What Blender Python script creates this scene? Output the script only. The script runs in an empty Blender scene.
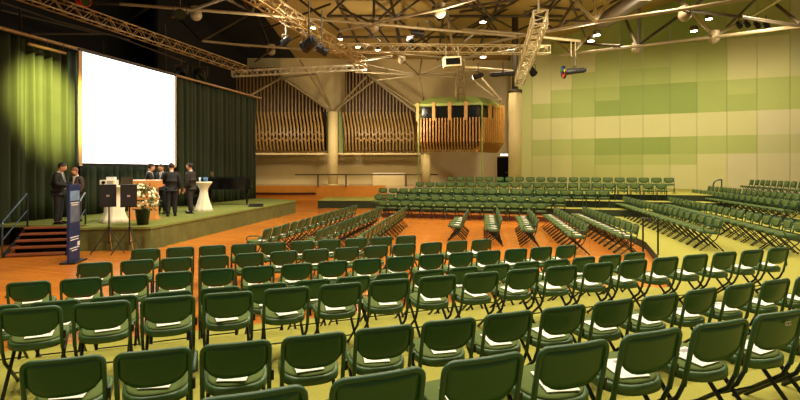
import bpy, bmesh, math, random
from mathutils import Vector, Matrix
random.seed(7)
C = bpy.context.scene.collection
PI = math.pi
F = 520.0; CAMZ = 2.22; HOR = 171.0

def at(px, py, Y):
    return Vector(((px-400)/F*Y, Y, CAMZ-(py-HOR)/F*Y))
def atz(px, py, z):
    Y = (z-CAMZ)*F/(HOR-py)
    return Vector(((px-400)/F*Y, Y, z))

# ------------------------------------------------------------------ materials
def srgb(c):
    return tuple(((v/255)/12.92 if v/255 <= .04045 else ((v/255+.055)/1.055)**2.4) for v in c)
MATS = {}
def mat(name, col, rough=.5, metal=0, noise=None, emis=None, bump=None, spec=None, sheen=0):
    if name in MATS: return MATS[name]
    m = bpy.data.materials.new(name); m.use_nodes = True
    nt = m.node_tree; b = nt.nodes['Principled BSDF']
    c = (*srgb(col), 1)
    b.inputs['Base Color'].default_value = c
    b.inputs['Roughness'].default_value = rough
    b.inputs['Metallic'].default_value = metal
    if spec is not None: b.inputs['Specular IOR Level'].default_value = spec
    tc = nt.nodes.new('ShaderNodeTexCoord')
    sc, amt = noise if noise else (12, .08)
    n = nt.nodes.new('ShaderNodeTexNoise'); n.inputs['Scale'].default_value = sc; n.inputs['Detail'].default_value = 4
    nt.links.new(tc.outputs['Object'], n.inputs['Vector'])
    mx = nt.nodes.new('ShaderNodeMix'); mx.data_type = 'RGBA'
    mx.inputs[6].default_value = tuple(min(1, v*(1-amt*1.6)) for v in c[:3])+(1,)
    mx.inputs[7].default_value = tuple(min(1, v*(1+amt*1.6)) for v in c[:3])+(1,)
    nt.links.new(n.outputs['Fac'], mx.inputs[0]); nt.links.new(mx.outputs[2], b.inputs['Base Color'])
    if bump:
        n2 = nt.nodes.new('ShaderNodeTexNoise'); n2.inputs['Scale'].default_value = bump[0]
        nt.links.new(tc.outputs['Object'], n2.inputs['Vector'])
        bp = nt.nodes.new('ShaderNodeBump'); bp.inputs['Strength'].default_value = bump[1]; bp.inputs['Distance'].default_value = .02
        nt.links.new(n2.outputs['Fac'], bp.inputs['Height']); nt.links.new(bp.outputs['Normal'], b.inputs['Normal'])
    if emis:
        b.inputs['Emission Color'].default_value = (*emis[0], 1); b.inputs['Emission Strength'].default_value = emis[1]
    MATS[name] = m
    return m

def wood_floor():
    m = bpy.data.materials.new('parquet'); m.use_nodes = True; nt = m.node_tree; b = nt.nodes['Principled BSDF']
    tc = nt.nodes.new('ShaderNodeTexCoord'); mp = nt.nodes.new('ShaderNodeMapping'); mp.inputs['Rotation'].default_value = (0,0,.35)
    br = nt.nodes.new('ShaderNodeTexBrick'); br.inputs['Scale'].default_value = 1.0
    br.inputs['Brick Width'].default_value = 1.2; br.inputs['Row Height'].default_value = .12
    br.inputs['Mortar Size'].default_value = .004
    br.inputs['Color1'].default_value = (*srgb((226,140,50)),1); br.inputs['Color2'].default_value = (*srgb((212,124,42)),1)
    br.inputs['Mortar'].default_value = (*srgb((170,86,26)),1)
    n = nt.nodes.new('ShaderNodeTexNoise'); n.inputs['Scale'].default_value = 1.7; n.inputs['Detail'].default_value = 6
    mx = nt.nodes.new('ShaderNodeMix'); mx.data_type='RGBA'; mx.blend_type='MULTIPLY'; mx.inputs[0].default_value=.15
    nt.links.new(tc.outputs['Object'], mp.inputs[0]); nt.links.new(mp.outputs[0], br.inputs[0]); nt.links.new(mp.outputs[0], n.inputs['Vector'])
    nt.links.new(br.outputs[0], mx.inputs[6]); nt.links.new(n.outputs['Fac'], mx.inputs[7]); nt.links.new(mx.outputs[2], b.inputs['Base Color'])
    b.inputs['Roughness'].default_value = .2
    return m

M_floor = wood_floor()
M_carpet = mat('green_carpet', (168,164,78), .95, noise=(60,.10), bump=(180,.5), spec=.1)
M_carpet_far = M_carpet
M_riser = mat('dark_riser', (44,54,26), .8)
M_stagetop = mat('stage_carpet', (122,130,68), .9, noise=(30,.1), spec=.1)
M_skirt = mat('stage_skirt_cloth', (94,96,42), .75, noise=(3,.25), bump=(3,.9))
M_black = mat('matt_black', (14,14,15), .55)
M_gblack = mat('gloss_black', (10,10,12), .12)
M_shell = mat('chair_shell', (36,84,48), .3, noise=(5,.06))
M_pad = mat('chair_fabric', (90,106,54), .85, noise=(60,.12), spec=.2)
M_tube = mat('chair_tube', (50,86,54), .4)
M_seat = mat('seat_shell', (64,94,48), .4)
M_leg = mat('chair_leg', (22,36,28), .35, metal=.2)
M_paper = mat('paper', (240,238,226), .6, noise=(8,.02))
M_cream = mat('cream_plaster', (214,192,142), .85, noise=(1.2,.06))
M_gable = mat('beige_board', (206,182,130), .85, noise=(.8,.10))
M_slat = mat('slat_wood', (150,116,56), .45, noise=(4,.2))
M_slatd = mat('slat_back', (48,30,16), .8)
M_box = mat('balcony_wood', (172,120,50), .45, noise=(4,.2))
M_green = mat('green_paint', (128,138,68), .6)
M_wood_or = mat('orange_wood', (208,138,46), .4, noise=(2,.12))
M_lect = mat('lectern_wood', (216,150,84), .4, noise=(3,.12))
M_tread = mat('stair_wood', (142,78,46), .45, noise=(6,.15))
M_blue = mat('blue_banner', (26,44,92), .45)
M_bluel = mat('banner_photo', (120,150,190), .5, noise=(9,.4))
M_white = mat('white_print', (235,235,235), .5)
M_rail = mat('blue_rail', (70,92,108), .35, metal=.5)
M_cloth = mat('white_cloth', (238,226,200), .8, noise=(3,.04))
M_steel = mat('roof_steel', (142,126,94), .45, metal=.15, noise=(2,.15))
M_steeld = mat('dark_steel', (70,58,40), .5, metal=.3)
M_alu = mat('truss_aluminium', (205,190,150), .35, metal=.55)
M_deck = mat('roof_deck', (170,142,78), .9, noise=(.5,.15))
M_dark = mat('black_void', (8,8,8), .95)
M_curt = mat('stage_curtain', (40,50,22), .8, noise=(2,.15), sheen=1)
M_rod = mat('curtain_rail', (150,118,80), .4, metal=.3)
M_col = mat('column_cream', (206,184,128), .7)
M_glass = mat('dark_glass', (12,14,14), .08)
M_lamp = mat('lamp_glow', (255,240,200), .5, emis=((1,.86,.55), 30))
M_skin = mat('skin', (214,150,112), .5, noise=(20,.03))
M_suit = mat('dark_suit', (20,20,24), .75)
M_suit2 = mat('brown_suit', (62,46,40), .75)
M_hair = mat('dark_hair', (36,24,16), .6)
M_hair2 = mat('auburn_hair', (128,74,40), .6)
M_shirt = mat('white_shirt', (230,228,220), .7)
M_tie = mat('grey_tie', (120,120,128), .5)
M_leaf = mat('leaf_green', (50,84,30), .6, noise=(10,.2))
M_petal = mat('cream_petal', (246,240,206), .6)
M_eye = mat('eye_dark', (15,10,8), .3)

# ------------------------------------------------------------------ mesh builder
class MB:
    def __init__(s): s.v=[]; s.f=[]; s.mi=[]; s.cur=0; s.sm=[]; s.smooth=False
    def add(s, vs, fs, smooth=None):
        o=len(s.v); s.v += [tuple(v) for v in vs]; s.f += [tuple(i+o for i in f) for f in fs]
        s.mi += [s.cur]*len(fs); s.sm += [s.smooth if smooth is None else smooth]*len(fs); return s
    def box(s, c, d, R=None):
        x,y,z=[q/2 for q in d]; vs=[Vector((a*x,b*y,e*z)) for e in (-1,1) for b in (-1,1) for a in (-1,1)]
        if R is not None: vs=[R@v for v in vs]
        vs=[v+Vector(c) for v in vs]
        return s.add(vs,[(0,2,3,1),(4,5,7,6),(0,1,5,4),(2,6,7,3),(0,4,6,2),(1,3,7,5)],False)
    def tube(s, p, q, r, n=8, r2=None, cap=True):
        p=Vector(p); q=Vector(q); d=(q-p)
        if d.length<1e-6: return s
        d.normalize(); a=d.orthogonal().normalized(); b=d.cross(a); r2=r if r2 is None else r2
        vs=[]
        for c,rr in ((p,r),(q,r2)):
            for i in range(n):
                t=2*PI*i/n; vs.append(c+(a*math.cos(t)+b*math.sin(t))*rr)
        fs=[(i,(i+1)%n,n+(i+1)%n,n+i) for i in range(n)]
        s.add(vs,fs,True)
        if cap:
            s.add(vs[:n],[tuple(reversed(range(n)))],False); s.add(vs[n:],[tuple(range(n))],False)
        return s
    def path(s, pts, r, n=8, closed=False):
        pts=[Vector(p) for p in pts]; m=len(pts); vs=[]; prev=None
        for i,p in enumerate(pts):
            t=(pts[min(i+1,m-1)]-pts[max(i-1,0)]).normalized()
            if prev is None: a=t.orthogonal().normalized()
            else:
                a=(prev-t*prev.dot(t)).normalized()
            prev=a; b=t.cross(a)
            for k in range(n):
                w=2*PI*k/n; vs.append(p+(a*math.cos(w)+b*math.sin(w))*r)
        fs=[(i*n+k,i*n+(k+1)%n,(i+1)*n+(k+1)%n,(i+1)*n+k) for i in range(m-1) for k in range(n)]
        fs+= [tuple(reversed(range(n))),tuple((m-1)*n+k for k in range(n))]
        return s.add(vs,fs,True)
    def sphere(s, c, r, n=10, m=6, sc=(1,1,1)):
        vs=[]; c=Vector(c)
        for j in range(1,m):
            th=PI*j/m
            for i in range(n):
                ph=2*PI*i/n; vs.append(c+Vector((r*sc[0]*math.sin(th)*math.cos(ph),r*sc[1]*math.sin(th)*math.sin(ph),r*sc[2]*math.cos(th))))
        vs.append(c+Vector((0,0,r*sc[2]))); vs.append(c-Vector((0,0,r*sc[2])))
        T=len(vs)-2; B=T+1
        fs=[(j*n+i,(j+1)*n+i,(j+1)*n+(i+1)%n,j*n+(i+1)%n) for j in range(m-2) for i in range(n)]
        fs+=[(T,i,(i+1)%n) for i in range(n)]+[(B,(m-2)*n+(i+1)%n,(m-2)*n+i) for i in range(n)]
        return s.add(vs,fs,True)
    def prism(s, poly, z0, z1, smooth=False):
        n=len(poly); vs=[(x,y,z0) for x,y in poly]+[(x,y,z1) for x,y in poly]
        return s.add(vs,[tuple(reversed(range(n))),tuple(range(n,2*n))]+[(i,(i+1)%n,n+(i+1)%n,n+i) for i in range(n)],False)
    def lathe(s, prof, c=(0,0,0), n=20, mod=None):
        c=Vector(c); vs=[]
        for r,z in prof:
            for i in range(n):
                a=2*PI*i/n; rr=r*(mod(a,z) if mod else 1); vs.append(c+Vector((rr*math.cos(a),rr*math.sin(a),z)))
        m=len(prof)
        fs=[(j*n+i,j*n+(i+1)%n,(j+1)*n+(i+1)%n,(j+1)*n+i) for j in range(m-1) for i in range(n)]
        fs+=[tuple(reversed(range(n))),tuple((m-1)*n+i for i in range(n))]
        return s.add(vs,fs,True)
    def slab(s, nu, nv, fn, th, dirn=(0,-1,0)):
        """closed plate: fn(u,v) front surface, offset th along dirn for the back"""
        dv=Vector(dirn)*th; vs=[]
        for k in (0,1):
            for j in range(nv+1):
                for i in range(nu+1):
                    vs.append(Vector(fn(-1+2*i/nu,j/nv))+dv*k)
        W=nu+1; O=W*(nv+1); fs=[]
        for j in range(nv):
            for i in range(nu):
                a=j*W+i; fs.append((a,a+1,a+W+1,a+W)); fs.append((O+a,O+a+W,O+a+W+1,O+a+1))
        for i in range(nu):
            fs.append((i,O+i,O+i+1,i+1)); a=nv*W+i; fs.append((a,a+1,O+a+1,O+a))
        for j in range(nv):
            a=j*W; fs.append((a,a+W,O+a+W,O+a)); a=j*W+nu; fs.append((a,O+a,O+a+W,a+W))
        return s.add(vs,fs,True)
    def mesh(s, name, mats):
        me=bpy.data.meshes.new(name); me.from_pydata(s.v,[],s.f)
        for m in (mats if isinstance(mats,(list,tuple)) else [mats]): me.materials.append(m)
        me.polygons.foreach_set('material_index', s.mi); me.polygons.foreach_set('use_smooth', s.sm)
        bm=bmesh.new(); bm.from_mesh(me); bmesh.ops.recalc_face_normals(bm, faces=bm.faces); bm.to_mesh(me); bm.free()
        return me
    def build(s, name, mats, parent=None):
        o=bpy.data.objects.new(name, s.mesh(name, mats)); C.objects.link(o)
        if parent is not None: o.parent=parent
        return o

def tag(o, label=None, cat=None, group=None, kind=None):
    if label: o['label']=label
    if cat: o['category']=cat
    if group: o['group']=group
    if kind: o['kind']=kind
    return o
def thing(name, label, cat, loc=(0,0,0), rz=0, group=None):
    o=bpy.data.objects.new(name,None); C.objects.link(o); o.location=loc; o.rotation_euler=(0,0,rz); o.empty_display_size=.1
    return tag(o,label,cat,group)
def struct(name, mb, m): return tag(mb.build(name,m), kind='structure')
def copy_tree(o, parent=None):
    c=o.copy(); C.objects.link(c)
    if parent is not None: c.parent=parent
    for ch in list(o.children): copy_tree(ch,c)
    return c
ORD=['first','second','third','fourth','fifth','sixth','seventh','eighth','ninth','tenth','eleventh','twelfth','thirteenth','fourteenth','fifteenth','sixteenth','seventeenth','eighteenth','nineteenth','twentieth','twenty-first','twenty-second','twenty-third','twenty-fourth','twenty-fifth','twenty-sixth','twenty-seventh']

# ------------------------------------------------------------------ setting
m=MB(); m.prism([(-16,-4),(30,-4),(30,48),(-16,48)],-.2,0); struct('floor',m,M_floor)

def plat(poly, z0, z1, name='seating_platform', mats=None):
    m=MB(); m.cur=0; n=len(poly)
    m.add([(x,y,z1) for x,y in poly],[tuple(range(n))],False)
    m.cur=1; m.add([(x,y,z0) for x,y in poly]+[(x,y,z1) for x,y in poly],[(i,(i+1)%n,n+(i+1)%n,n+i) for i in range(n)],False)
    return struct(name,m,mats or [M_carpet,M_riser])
ZP=.21
plat([(-12,2.0),(-12,-4),(30,-4),(30,34.3),(18.2,38.3),(12.4,26),(9.3,25.3),(8.35,22),(6.95,14.7),(6.1,12.3),(4.75,9.05),(1.0,7.5),(-3.3,5.88)],0.0,ZP)
plat([(-9,-.6),(-9,-3.9),(9,-3.9),(9,6.9),(6,5.72),(2.2,4.22),(-.3,3.2),(-3.2,2.05)],ZP,.46)
# right-hand terraces (rows turned to the stage)
def strip(p0,p1,w,z0,z1,side=1):
    p0=Vector(p0);p1=Vector(p1); d=(p1-p0).normalized(); n=Vector((d.y,-d.x))*side
    a,b,c,e=p0,p1,p1+n*w,p0+n*w
    poly=[tuple(q) for q in (a,b,c,e)]
    return plat(poly if side<0 else poly[::-1],z0,z1)
strip((10.9,13.2),(14.6,28.6),1.35,ZP,.45)
strip((12.35,13.2),(16.2,29.4),2.3,ZP,.60)
strip((14.1,13.2),(18.0,28.5),8.5,ZP,.98)
# rear terraces
RD=Vector((.945,-.327))
def rear(p,L,w,z0,z1,mats=None):
    p=Vector(p); q=p+RD*L; n=Vector((.327,.945))
    plat([tuple(p),tuple(q),tuple(q+n*w),tuple(p+n*w)],z0,z1,mats=mats)
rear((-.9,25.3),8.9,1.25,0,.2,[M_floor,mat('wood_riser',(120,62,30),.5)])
rear((-.9,26.6),12.6,1.3,0,.5)
rear((-.5,27.95),15.8,1.45,0,.8)
rear((-.2,29.5),16.6,10.0,0,1.07)
# gallery behind the wooden parapet
m=MB(); m.prism([(-13,39.6),(3.0,39.6),(3.0,46),(-13,46)],0,1.05); struct('gallery_floor',m,M_cream)
m=MB(); m.prism([(-9.5,3.5),(-3.3,5.89),(1.0,7.51),(4.74,9.06),(4.9,9.9),(3.9,10.0),(-3.38,7.0),(-9.5,4.5)],.0,.006); struct('carpet_strip',m,M_carpet)
# low green dais under the rail
m=MB(); m.cur=0; m.add([(-4.9,31.0,.45),(-1.2,31.0,.45),(-1.0,35.6,.45),(-5.0,35.6,.45)],[(0,1,2,3)])
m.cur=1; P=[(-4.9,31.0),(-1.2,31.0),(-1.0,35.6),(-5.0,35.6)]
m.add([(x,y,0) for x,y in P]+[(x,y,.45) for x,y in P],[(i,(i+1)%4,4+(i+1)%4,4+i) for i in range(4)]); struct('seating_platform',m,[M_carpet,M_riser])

m=MB(); m.box((-4.2,46.1,6.5),(30,.2,13.4)); struct('wall_back',m,M_cream)
m=MB(); m.box((-13.6,38,6.5),(.2,18,13.4)); struct('wall_left',m,M_dark)
m=MB(); m.box((-15.9,21,8),(.2,52,16)); struct('wall_stage',m,M_dark)

# right wall of panels
def wallY(px):
    u=(px-400)/F; Y=106.7/(u+2.315); return Vector((u*Y,Y,0))
W0=(176,168,70); pal={'L':(192,184,122),'l':(180,178,106),'M':(164,168,90),'m':(152,160,80),'D':(132,146,64),'P':(196,184,138),'p':(182,176,120)}
WM=[mat('panel_'+k+'_'+str(i),c,.75,noise=(.6,.04)) for i,(k,c) in enumerate(pal.items())]; keys=list(pal)
zs=[.2,2.67,3.43,4.7,6.36,7.54,8.57,9.78,11.4,17.5]
cols=[511,532,551,572,595,620,643,670,697,727,757,790,826,870]
rows=['lllMMMlLLPPPP',  # floor band
      'lllMmmMMLPPPP',
      'lMMmDDDmMMppP',
      'lLLLLLLLLLPPP',
      'lMmmDDDDmmMMp',
      'lLMmmDDDmMMMp',
      'lLLMMmmMMLLpp',
      'lLLLMMMMMLLpp',
      'LLMMmDDDmMMpp']  # top band: wall shadow put into the darker middle panel colours
m=MB()
for j in range(9):
    for i in range(13):
        a=wallY(cols[i]); b=wallY(cols[i+1]); d=(b-a).normalized(); n=Vector((-d.y,d.x,0)); 
        if n.y<0: n=-n
        g=.012
        a2=a+d*g; b2=b-d*g; m.cur=keys.index(rows[j][i])
        z0,z1=zs[j],zs[j+1]
        vs=[a2,b2,b2+n*.12,a2+n*.12]
        m.add([(v.x,v.y,z0) for v in vs]+[(v.x,v.y,z1) for v in vs],[(3,2,1,0),(4,5,6,7),(0,1,5,4),(1,2,6,5),(2,3,7,6),(3,0,4,7)],False)
struct('wall_right',m,WM)

# roof
m=MB()
vs=[(-16,4,14),(-9,4,14),(9.5,4,12),(32,4,17.3),(-16,46.2,12.2),(-9.2,46.2,12.2),(9.5,46.2,12.0),(32,46.2,17.3)]
m.cur=1; m.add(vs,[(0,1,5,4)]); m.cur=0; m.add(vs,[(1,2,6,5),(2,3,7,6)])
struct('ceiling',m,[M_deck,M_dark])

# ------------------------------------------------------------------ wood slat panels on the back wall
def fin_profile():
    return [(0,3.75),(-.35,3.95),(-.62,4.5),(-.72,5.1),(-.62,5.8),(-.42,6.5),(-.34,7.1),(0,7.1)]
M_slatup=mat('slat_upper',(122,96,56),.55,noise=(4,.2))
def slat_panel(px0,px1,top_fn,label,n):
    root=thing('slatted_wall_panel',label,'wall panel',(0,0,0),group='slatted timber wall panels')
    Y0=43.2; mlow=MB(); mup=MB(); mb=MB(); md=MB()
    xs=[(px0+(px1-px0)*(i+.5)/n-400)/F*Y0 for i in range(n)]
    w=(xs[1]-xs[0])*.36
    for i,x in enumerate(xs):
        px=px0+(px1-px0)*(i+.5)/n
        pr=fin_profile()
        k=len(pr)
        sh=lambda z: -.30*max(0,min(1,(z-5.6)/1.4))
        v=[(x-w*.62+sh(z),Y0+y,z) for y,z in pr]+[(x+w*.62+sh(z),Y0+y,z) for y,z in pr]
        mlow.add(v,[tuple(range(k)),tuple(reversed(range(k,2*k)))]+[(a,(a+1)%k,k+(a+1)%k,k+a) for a in range(k)],False)
        zt=CAMZ+(HOR-top_fn(px))/F*Y0
        if zt>7.3: mup.box((x,Y0-.17,(7.1+zt)/2),(w,.34,zt-7.1))
        if i<n-1 and 2<i:
            for zz in (4.75,5.25):
                md.box((x+w*1.45,Y0-.5,zz+(.12 if i%2 else 0)),(w*1.7,.06,.14),Matrix.Rotation(.6 if i%2 else -.6,3,'Y'))
    # dark backing following the cut of the slats
    pts=[]; N=24
    for i in range(N+1):
        px=px0+(px1-px0)*i/N; x=(px-400)/F*Y0; pts.append((x,CAMZ+(HOR-top_fn(px))/F*Y0))
    for i in range(N):
        (xa,za),(xb,zb)=pts[i],pts[i+1]
        mb.add([(xa,Y0+.02,3.9),(xb,Y0+.02,3.9),(xb,Y0+.02,zb),(xa,Y0+.02,za),(xa,Y0+.12,3.9),(xb,Y0+.12,3.9),(xb,Y0+.12,zb),(xa,Y0+.12,za)],[(0,1,2,3),(7,6,5,4),(0,4,5,1),(3,2,6,7),(0,3,7,4),(1,5,6,2)],False)
    mb.build('backing_board',M_slatd,root); mlow.build('curved_slats',M_slat,root); mup.build('upright_slats',M_slatup,root); md.build('diffuser_blocks',M_box,root)
    return root
slat_panel(222,326,lambda px: 68 if px<281 else 68+10+(px-281)/48*33,'wavy timber slat panel on the back wall, left of the cream column',30)
slat_panel(345,415,lambda px: 68 if px<366 else 75+(px-366)/50*38,'wavy timber slat panel on the back wall, right of the cream column',21)
m=MB(); m.box((-6.5,42.9,3.62),(16.5,1.2,.14)); struct('trim_1',m,M_cream)
for pts in (((281,76),(330,111)),((371,77),(416,112))):
    m=MB(); a=at(*pts[0],42.7); b=at(*pts[1],42.7); m.tube(a,b,.14,4); tag(m.build('sloping_beam',M_steel),'sloping beam along the stepped slat edge, '+('left' if pts[0][0]<300 else 'right')+' one','beam','sloping beams over the slat panels')
for a_,nm in ((328.6,'left'),(341,'right')):
    m=MB(); m.box(((a_-400)/F*43.5,43.5,5.45),(.36,.2,3.45)); tag(m.build('green_panel',M_green),'narrow green panel just %s of the cream column top'%nm,'panel','green panels beside the column')

# columns
def column(px,Y,r,z0,z1,label,dark=None):
    root=thing('column',label,'column',((px-400)/F*Y,Y,z0)); m=MB(); m.lathe([(r,0),(r,z1-z0)],n=24); m.build('shaft',M_col,root)
    m=MB(); m.lathe([(r*1.12,0),(r*1.12,.12)],(0,0,0),24); m.build('base_ring',M_col,root)
    if dark:
        m=MB(); m.lathe([(r*.52,z1-z0),(r*.52,dark-z0)],n=16); m.build('steel_strut',M_steeld,root)
        m=MB(); m.lathe([(r*1.1,z1-z0-.1),(r*1.1,z1-z0+.08)],n=20); m.build('collar',M_steeld,root)
    return root
column(333,42,.40,1.05,7.0,'round cream column between the two slatted panels',None)
column(515,32.5,.40,1.07,7.2,'tall cream column right of the balcony with dark steel top',11.9)
column(425.5,37.4,.34,1.07,3.5,'short round column standing under the balcony')

# ------------------------------------------------------------------ balcony (control box)
root=thing('balcony_box','slatted timber control box with dark windows hanging right of centre','balcony',(0,0,0))
c0=at(417.5,152,36); A=Vector((1.2,36.6)); B=Vector((5.55,35.6)); Cc=Vector((7.45,37.9)); D=Vector((1.4,41)); E=Vector((7.6,41))
zb,zs_,zw,zr=3.55,5.75,6.75,7.45
poly=[A,B,Cc,E,D]; cen=Vector((4.5,38.3))
def inset(P,k): return [cen+(q-cen)*k for q in P]
m=MB(); m.prism([tuple(q) for q in inset(poly,.93)],zb+.35,zs_); m.build('core',M_slatd,root)
m=MB(); m.prism([tuple(q) for q in inset(poly,.9)],zs_,zw); m.build('window_band',M_glass,root)
m=MB(); P1=[tuple(q) for q in inset(poly,1.05)]; P2=[tuple(q) for q in inset(poly,.72)]
n=5; m.add([(x,y,zw) for x,y in P1]+[(x,y,zw+.16) for x,y in P1]+[(x,y,zr) for x,y in P2],
   [tuple(reversed(range(5)))]+[(i,(i+1)%5,5+(i+1)%5,5+i) for i in range(5)]+[(5+i,5+(i+1)%5,10+(i+1)%5,10+i) for i in range(5)]+[(10,11,12,13,14)],False)
m.build('canopy_roof',M_green,root)
m=MB(); mp=MB()
def side(a,b,n,posts):
    d=(b-a); L=d.length; d=d/L; nn=Vector((d.y,-d.x)); ang=math.atan2(d.y,d.x)
    R=Matrix.Rotation(ang,3,'Z')
    for i in range(n):
        q=a+d*L*(i+.5)/n; w=L/n*.34
        v=[]
        for sx in (-1,1):
            for (o,z) in ((.0,zs_+.15),(.22,zs_+.15),(.22,zb+.7),(-.35,zb+.0),(-.75,zb+.0),(-.2,zb+.6)):
                p=q+d*sx*w/2+nn*o; v.append((p.x,p.y,z))
        m.add(v,[(0,1,2,3,4,5),(11,10,9,8,7,6)]+[(k,(k+1)%6,6+(k+1)%6,6+k) for k in range(6)],False)
    for t in posts:
        q=a+d*L*t; mp.box((q.x+nn.x*.1,q.y+nn.y*.1,(zs_+zw)/2+.1),(.22,.2,zw-zs_+.25),R)
side(A,B,21,(.02,.27,.52,.77)); side(B,Cc,11,(.35,.6,.8,.97))
m.build('timber_slats',M_box,root); mp.build('window_posts',M_box,root)
m=MB(); m.tube((B.x+.02,B.y-.35,1.07),(B.x+.02,B.y-.35,zw),.05,8); m.tube((A.x+.1,A.y-.3,1.07),(A.x+.1,A.y-.3,zw),.05); m.build('support_posts',M_green,root)
m=MB()
for dx in (-.32,.32): m.tube((4.3+dx,37,zr-.1),(4.3+dx,37,9.3),.07)
for z in (7.7,8.2,8.7): m.tube((3.98,37,z),(4.62,37,z),.05)
m.build('hanger_ladder',M_steel,root)

# door and back wall details
m=MB(); p0=at(496.8,157,45.9); p1=at(508.2,184,45.9); m.box(((p0.x+p1.x)/2,45.93,(1.07+p0.z)/2),(p1.x-p0.x,.12,p0.z-1.07))
d=struct('door_1',m,M_gblack)
m=MB(); m.box(((p0.x+p1.x)/2+.35,45.84,2.1),(.12,.06,.05)); m.build('door_handle',M_alu,d)
m=MB(); 
for x in (p0.x-.06,p1.x+.06): m.box((x,45.9,(1.07+p0.z)/2),(.12,.2,p0.z-1.0))
m.box(((p0.x+p1.x)/2,45.9,p0.z+.06),(p1.x-p0.x+.24,.2,.12)); m.build('door_frame',M_cream,d)
t=at(504,155.0,45.92); r=thing('exit_lamp','small glowing sign lamp above the dark door','lamp',t); m=MB(); m.box((0,0,0),(.7,.1,.22)); m.build('lamp_housing',M_white,r)
m=MB(); m.box((0,-.06,0),(.62,.02,.15)); m.build('lit_face',mat('sign_glow',(240,255,235),.5,emis=((.9,1,.85),4)),r)

# parapet, rail, counter
r=thing('parapet','long low orange timber parapet below the gallery','parapet',(0,0,0))
m=MB(); a=at(250,171,39.4); b=at(386,171,39.4); m.box(((a.x+b.x)/2,39.4,.56),(b.x-a.x,.14,1.12)); m.build('timber_panel',M_wood_or,r)
m=MB(); m.box(((a.x+at(316,0,39.4).x)/2,39.28,.52),(at(316,0,39.4).x-a.x,.1,.14)); m.build('shadow_line',mat('shadow_line',(70,28,14),.5),r)  # shadow line across the parapet, modelled as a dark strip
r=thing('gallery_rail','thin steel handrail on the back gallery, running past the cream column','handrail',(0,0,0))
m=MB(); a=at(295,174.6,39); b=at(438,174.6,39); m.tube(a,b,.045); m.build('top_rail',M_steeld,r)
for px in (318,346,406):
    m=MB(); q=at(px,174.6,39); z0=.45 if px==318 else 1.05; m.tube((q.x,39,z0 if px!=318 else 1.0),(q.x,39,q.z),.05); m.build('rail_post',M_steeld,r)
r=thing('service_counter','white boxed counter on the gallery behind the rear chairs','counter',(0,0,0))
a=at(373,173,40.5); b=at(404,185,40.5); m=MB(); m.box(((a.x+b.x)/2,40.9,(1.05+2.0)/2),(b.x-a.x,.7,.95)); m.build('counter_body',M_cream,r)
m=MB(); m.box(((a.x+b.x)/2,40.9,2.04),(b.x-a.x+.1,.8,.06)); m.build('counter_top',M_cloth,r)
for i,(px,py,Y,h) in enumerate([(631,240,12.6,.83),(643,221,12.75,.85),(658,221,12.3,.85)]):
    pass
r=thing('corner_rail','thin dark handrail at the corner of the green platform by the wooden floor','handrail',(0,0,0))
q=[Vector((5.62,12.2,ZP)) ,Vector((5.98,12.75,ZP)),Vector((6.12,12.35,ZP))]
q=[Vector(((631-400)/F*12.2,12.2,0)),Vector(((643-400)/F*12.8,12.8,ZP)),Vector(((658-400)/F*12.4,12.4,ZP))]
for v,top in zip(q,(.72,1.06,1.06)):
    m=MB(); m.tube(v,(v.x,v.y,top),.022); m.build('rail_post',M_leg,r)
m=MB(); m.path([(q[1].x,q[1].y,1.05),(q[2].x,q[2].y,1.05)],.016); m.build('top_rail',M_leg,r)
v=at(717,187,28); r=thing('hoop_rail','small hooped metal rail standing alone before the right wall','handrail',(v.x,28,.98))
m=MB(); pts=[(-.2,0,0),(-.2,0,.5),(-.14,0,.66),(0,0,.74),(.2,0,.78),(.25,0,.78),(.25,0,0)]; m.path(pts,.035); m.build('hoop',M_rail,r)

# ------------------------------------------------------------------ stage
ZS=.65
r=thing('stage','raised stage with green carpet top and olive cloth skirt, on the left','stage',(0,0,0))
ST=[(-8.95,14.35),(-7.0,14.6),(-5.5,27.6),(-8.2,30.3),(-11.9,15.6),(-11.75,15.05),(-8.95,15.05)]
m=MB(); m.prism(ST,ZS-.06,ZS); m.build('carpet_top',M_stagetop,r)
m=MB(); cen=Vector((-8.6,20))
edge=[(-8.93,15.05),(-8.93,14.4),(-7.02,14.64),(-5.53,27.58),(-8.18,30.2)]
pts=[]
for i in range(len(edge)-1):
    a=Vector(edge[i]); b=Vector(edge[i+1]); n=max(4,int((b-a).length/.06))
    for k in range(n): pts.append((a.lerp(b,k/n),(b-a).normalized()))
vs=[]; nz=5
for (p,d) in pts:
    nrm=Vector((d.y,-d.x)); s=p.x*3+p.y*2.1
    near=math.exp(-((p.y-14.5)/1.4)**2)
    for j in range(nz+1):
        t=j/nz; amp=(.012+.05*near)*(1-t)
        w=math.sin(s*4.1)+.6*math.sin(s*9.7+1)+.4*math.sin(s*17)
        q=p+nrm*(amp*w+.02*(1-t)*near); vs.append((q.x,q.y,.0+t*(ZS-.055)))
n=len(pts); fs=[(i*(nz+1)+j,(i+1)*(nz+1)+j,(i+1)*(nz+1)+j+1,i*(nz+1)+j+1) for i in range(n-1) for j in range(nz)]
m.add(vs,fs,True); m.build('cloth_skirt',M_skirt,r)

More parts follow.
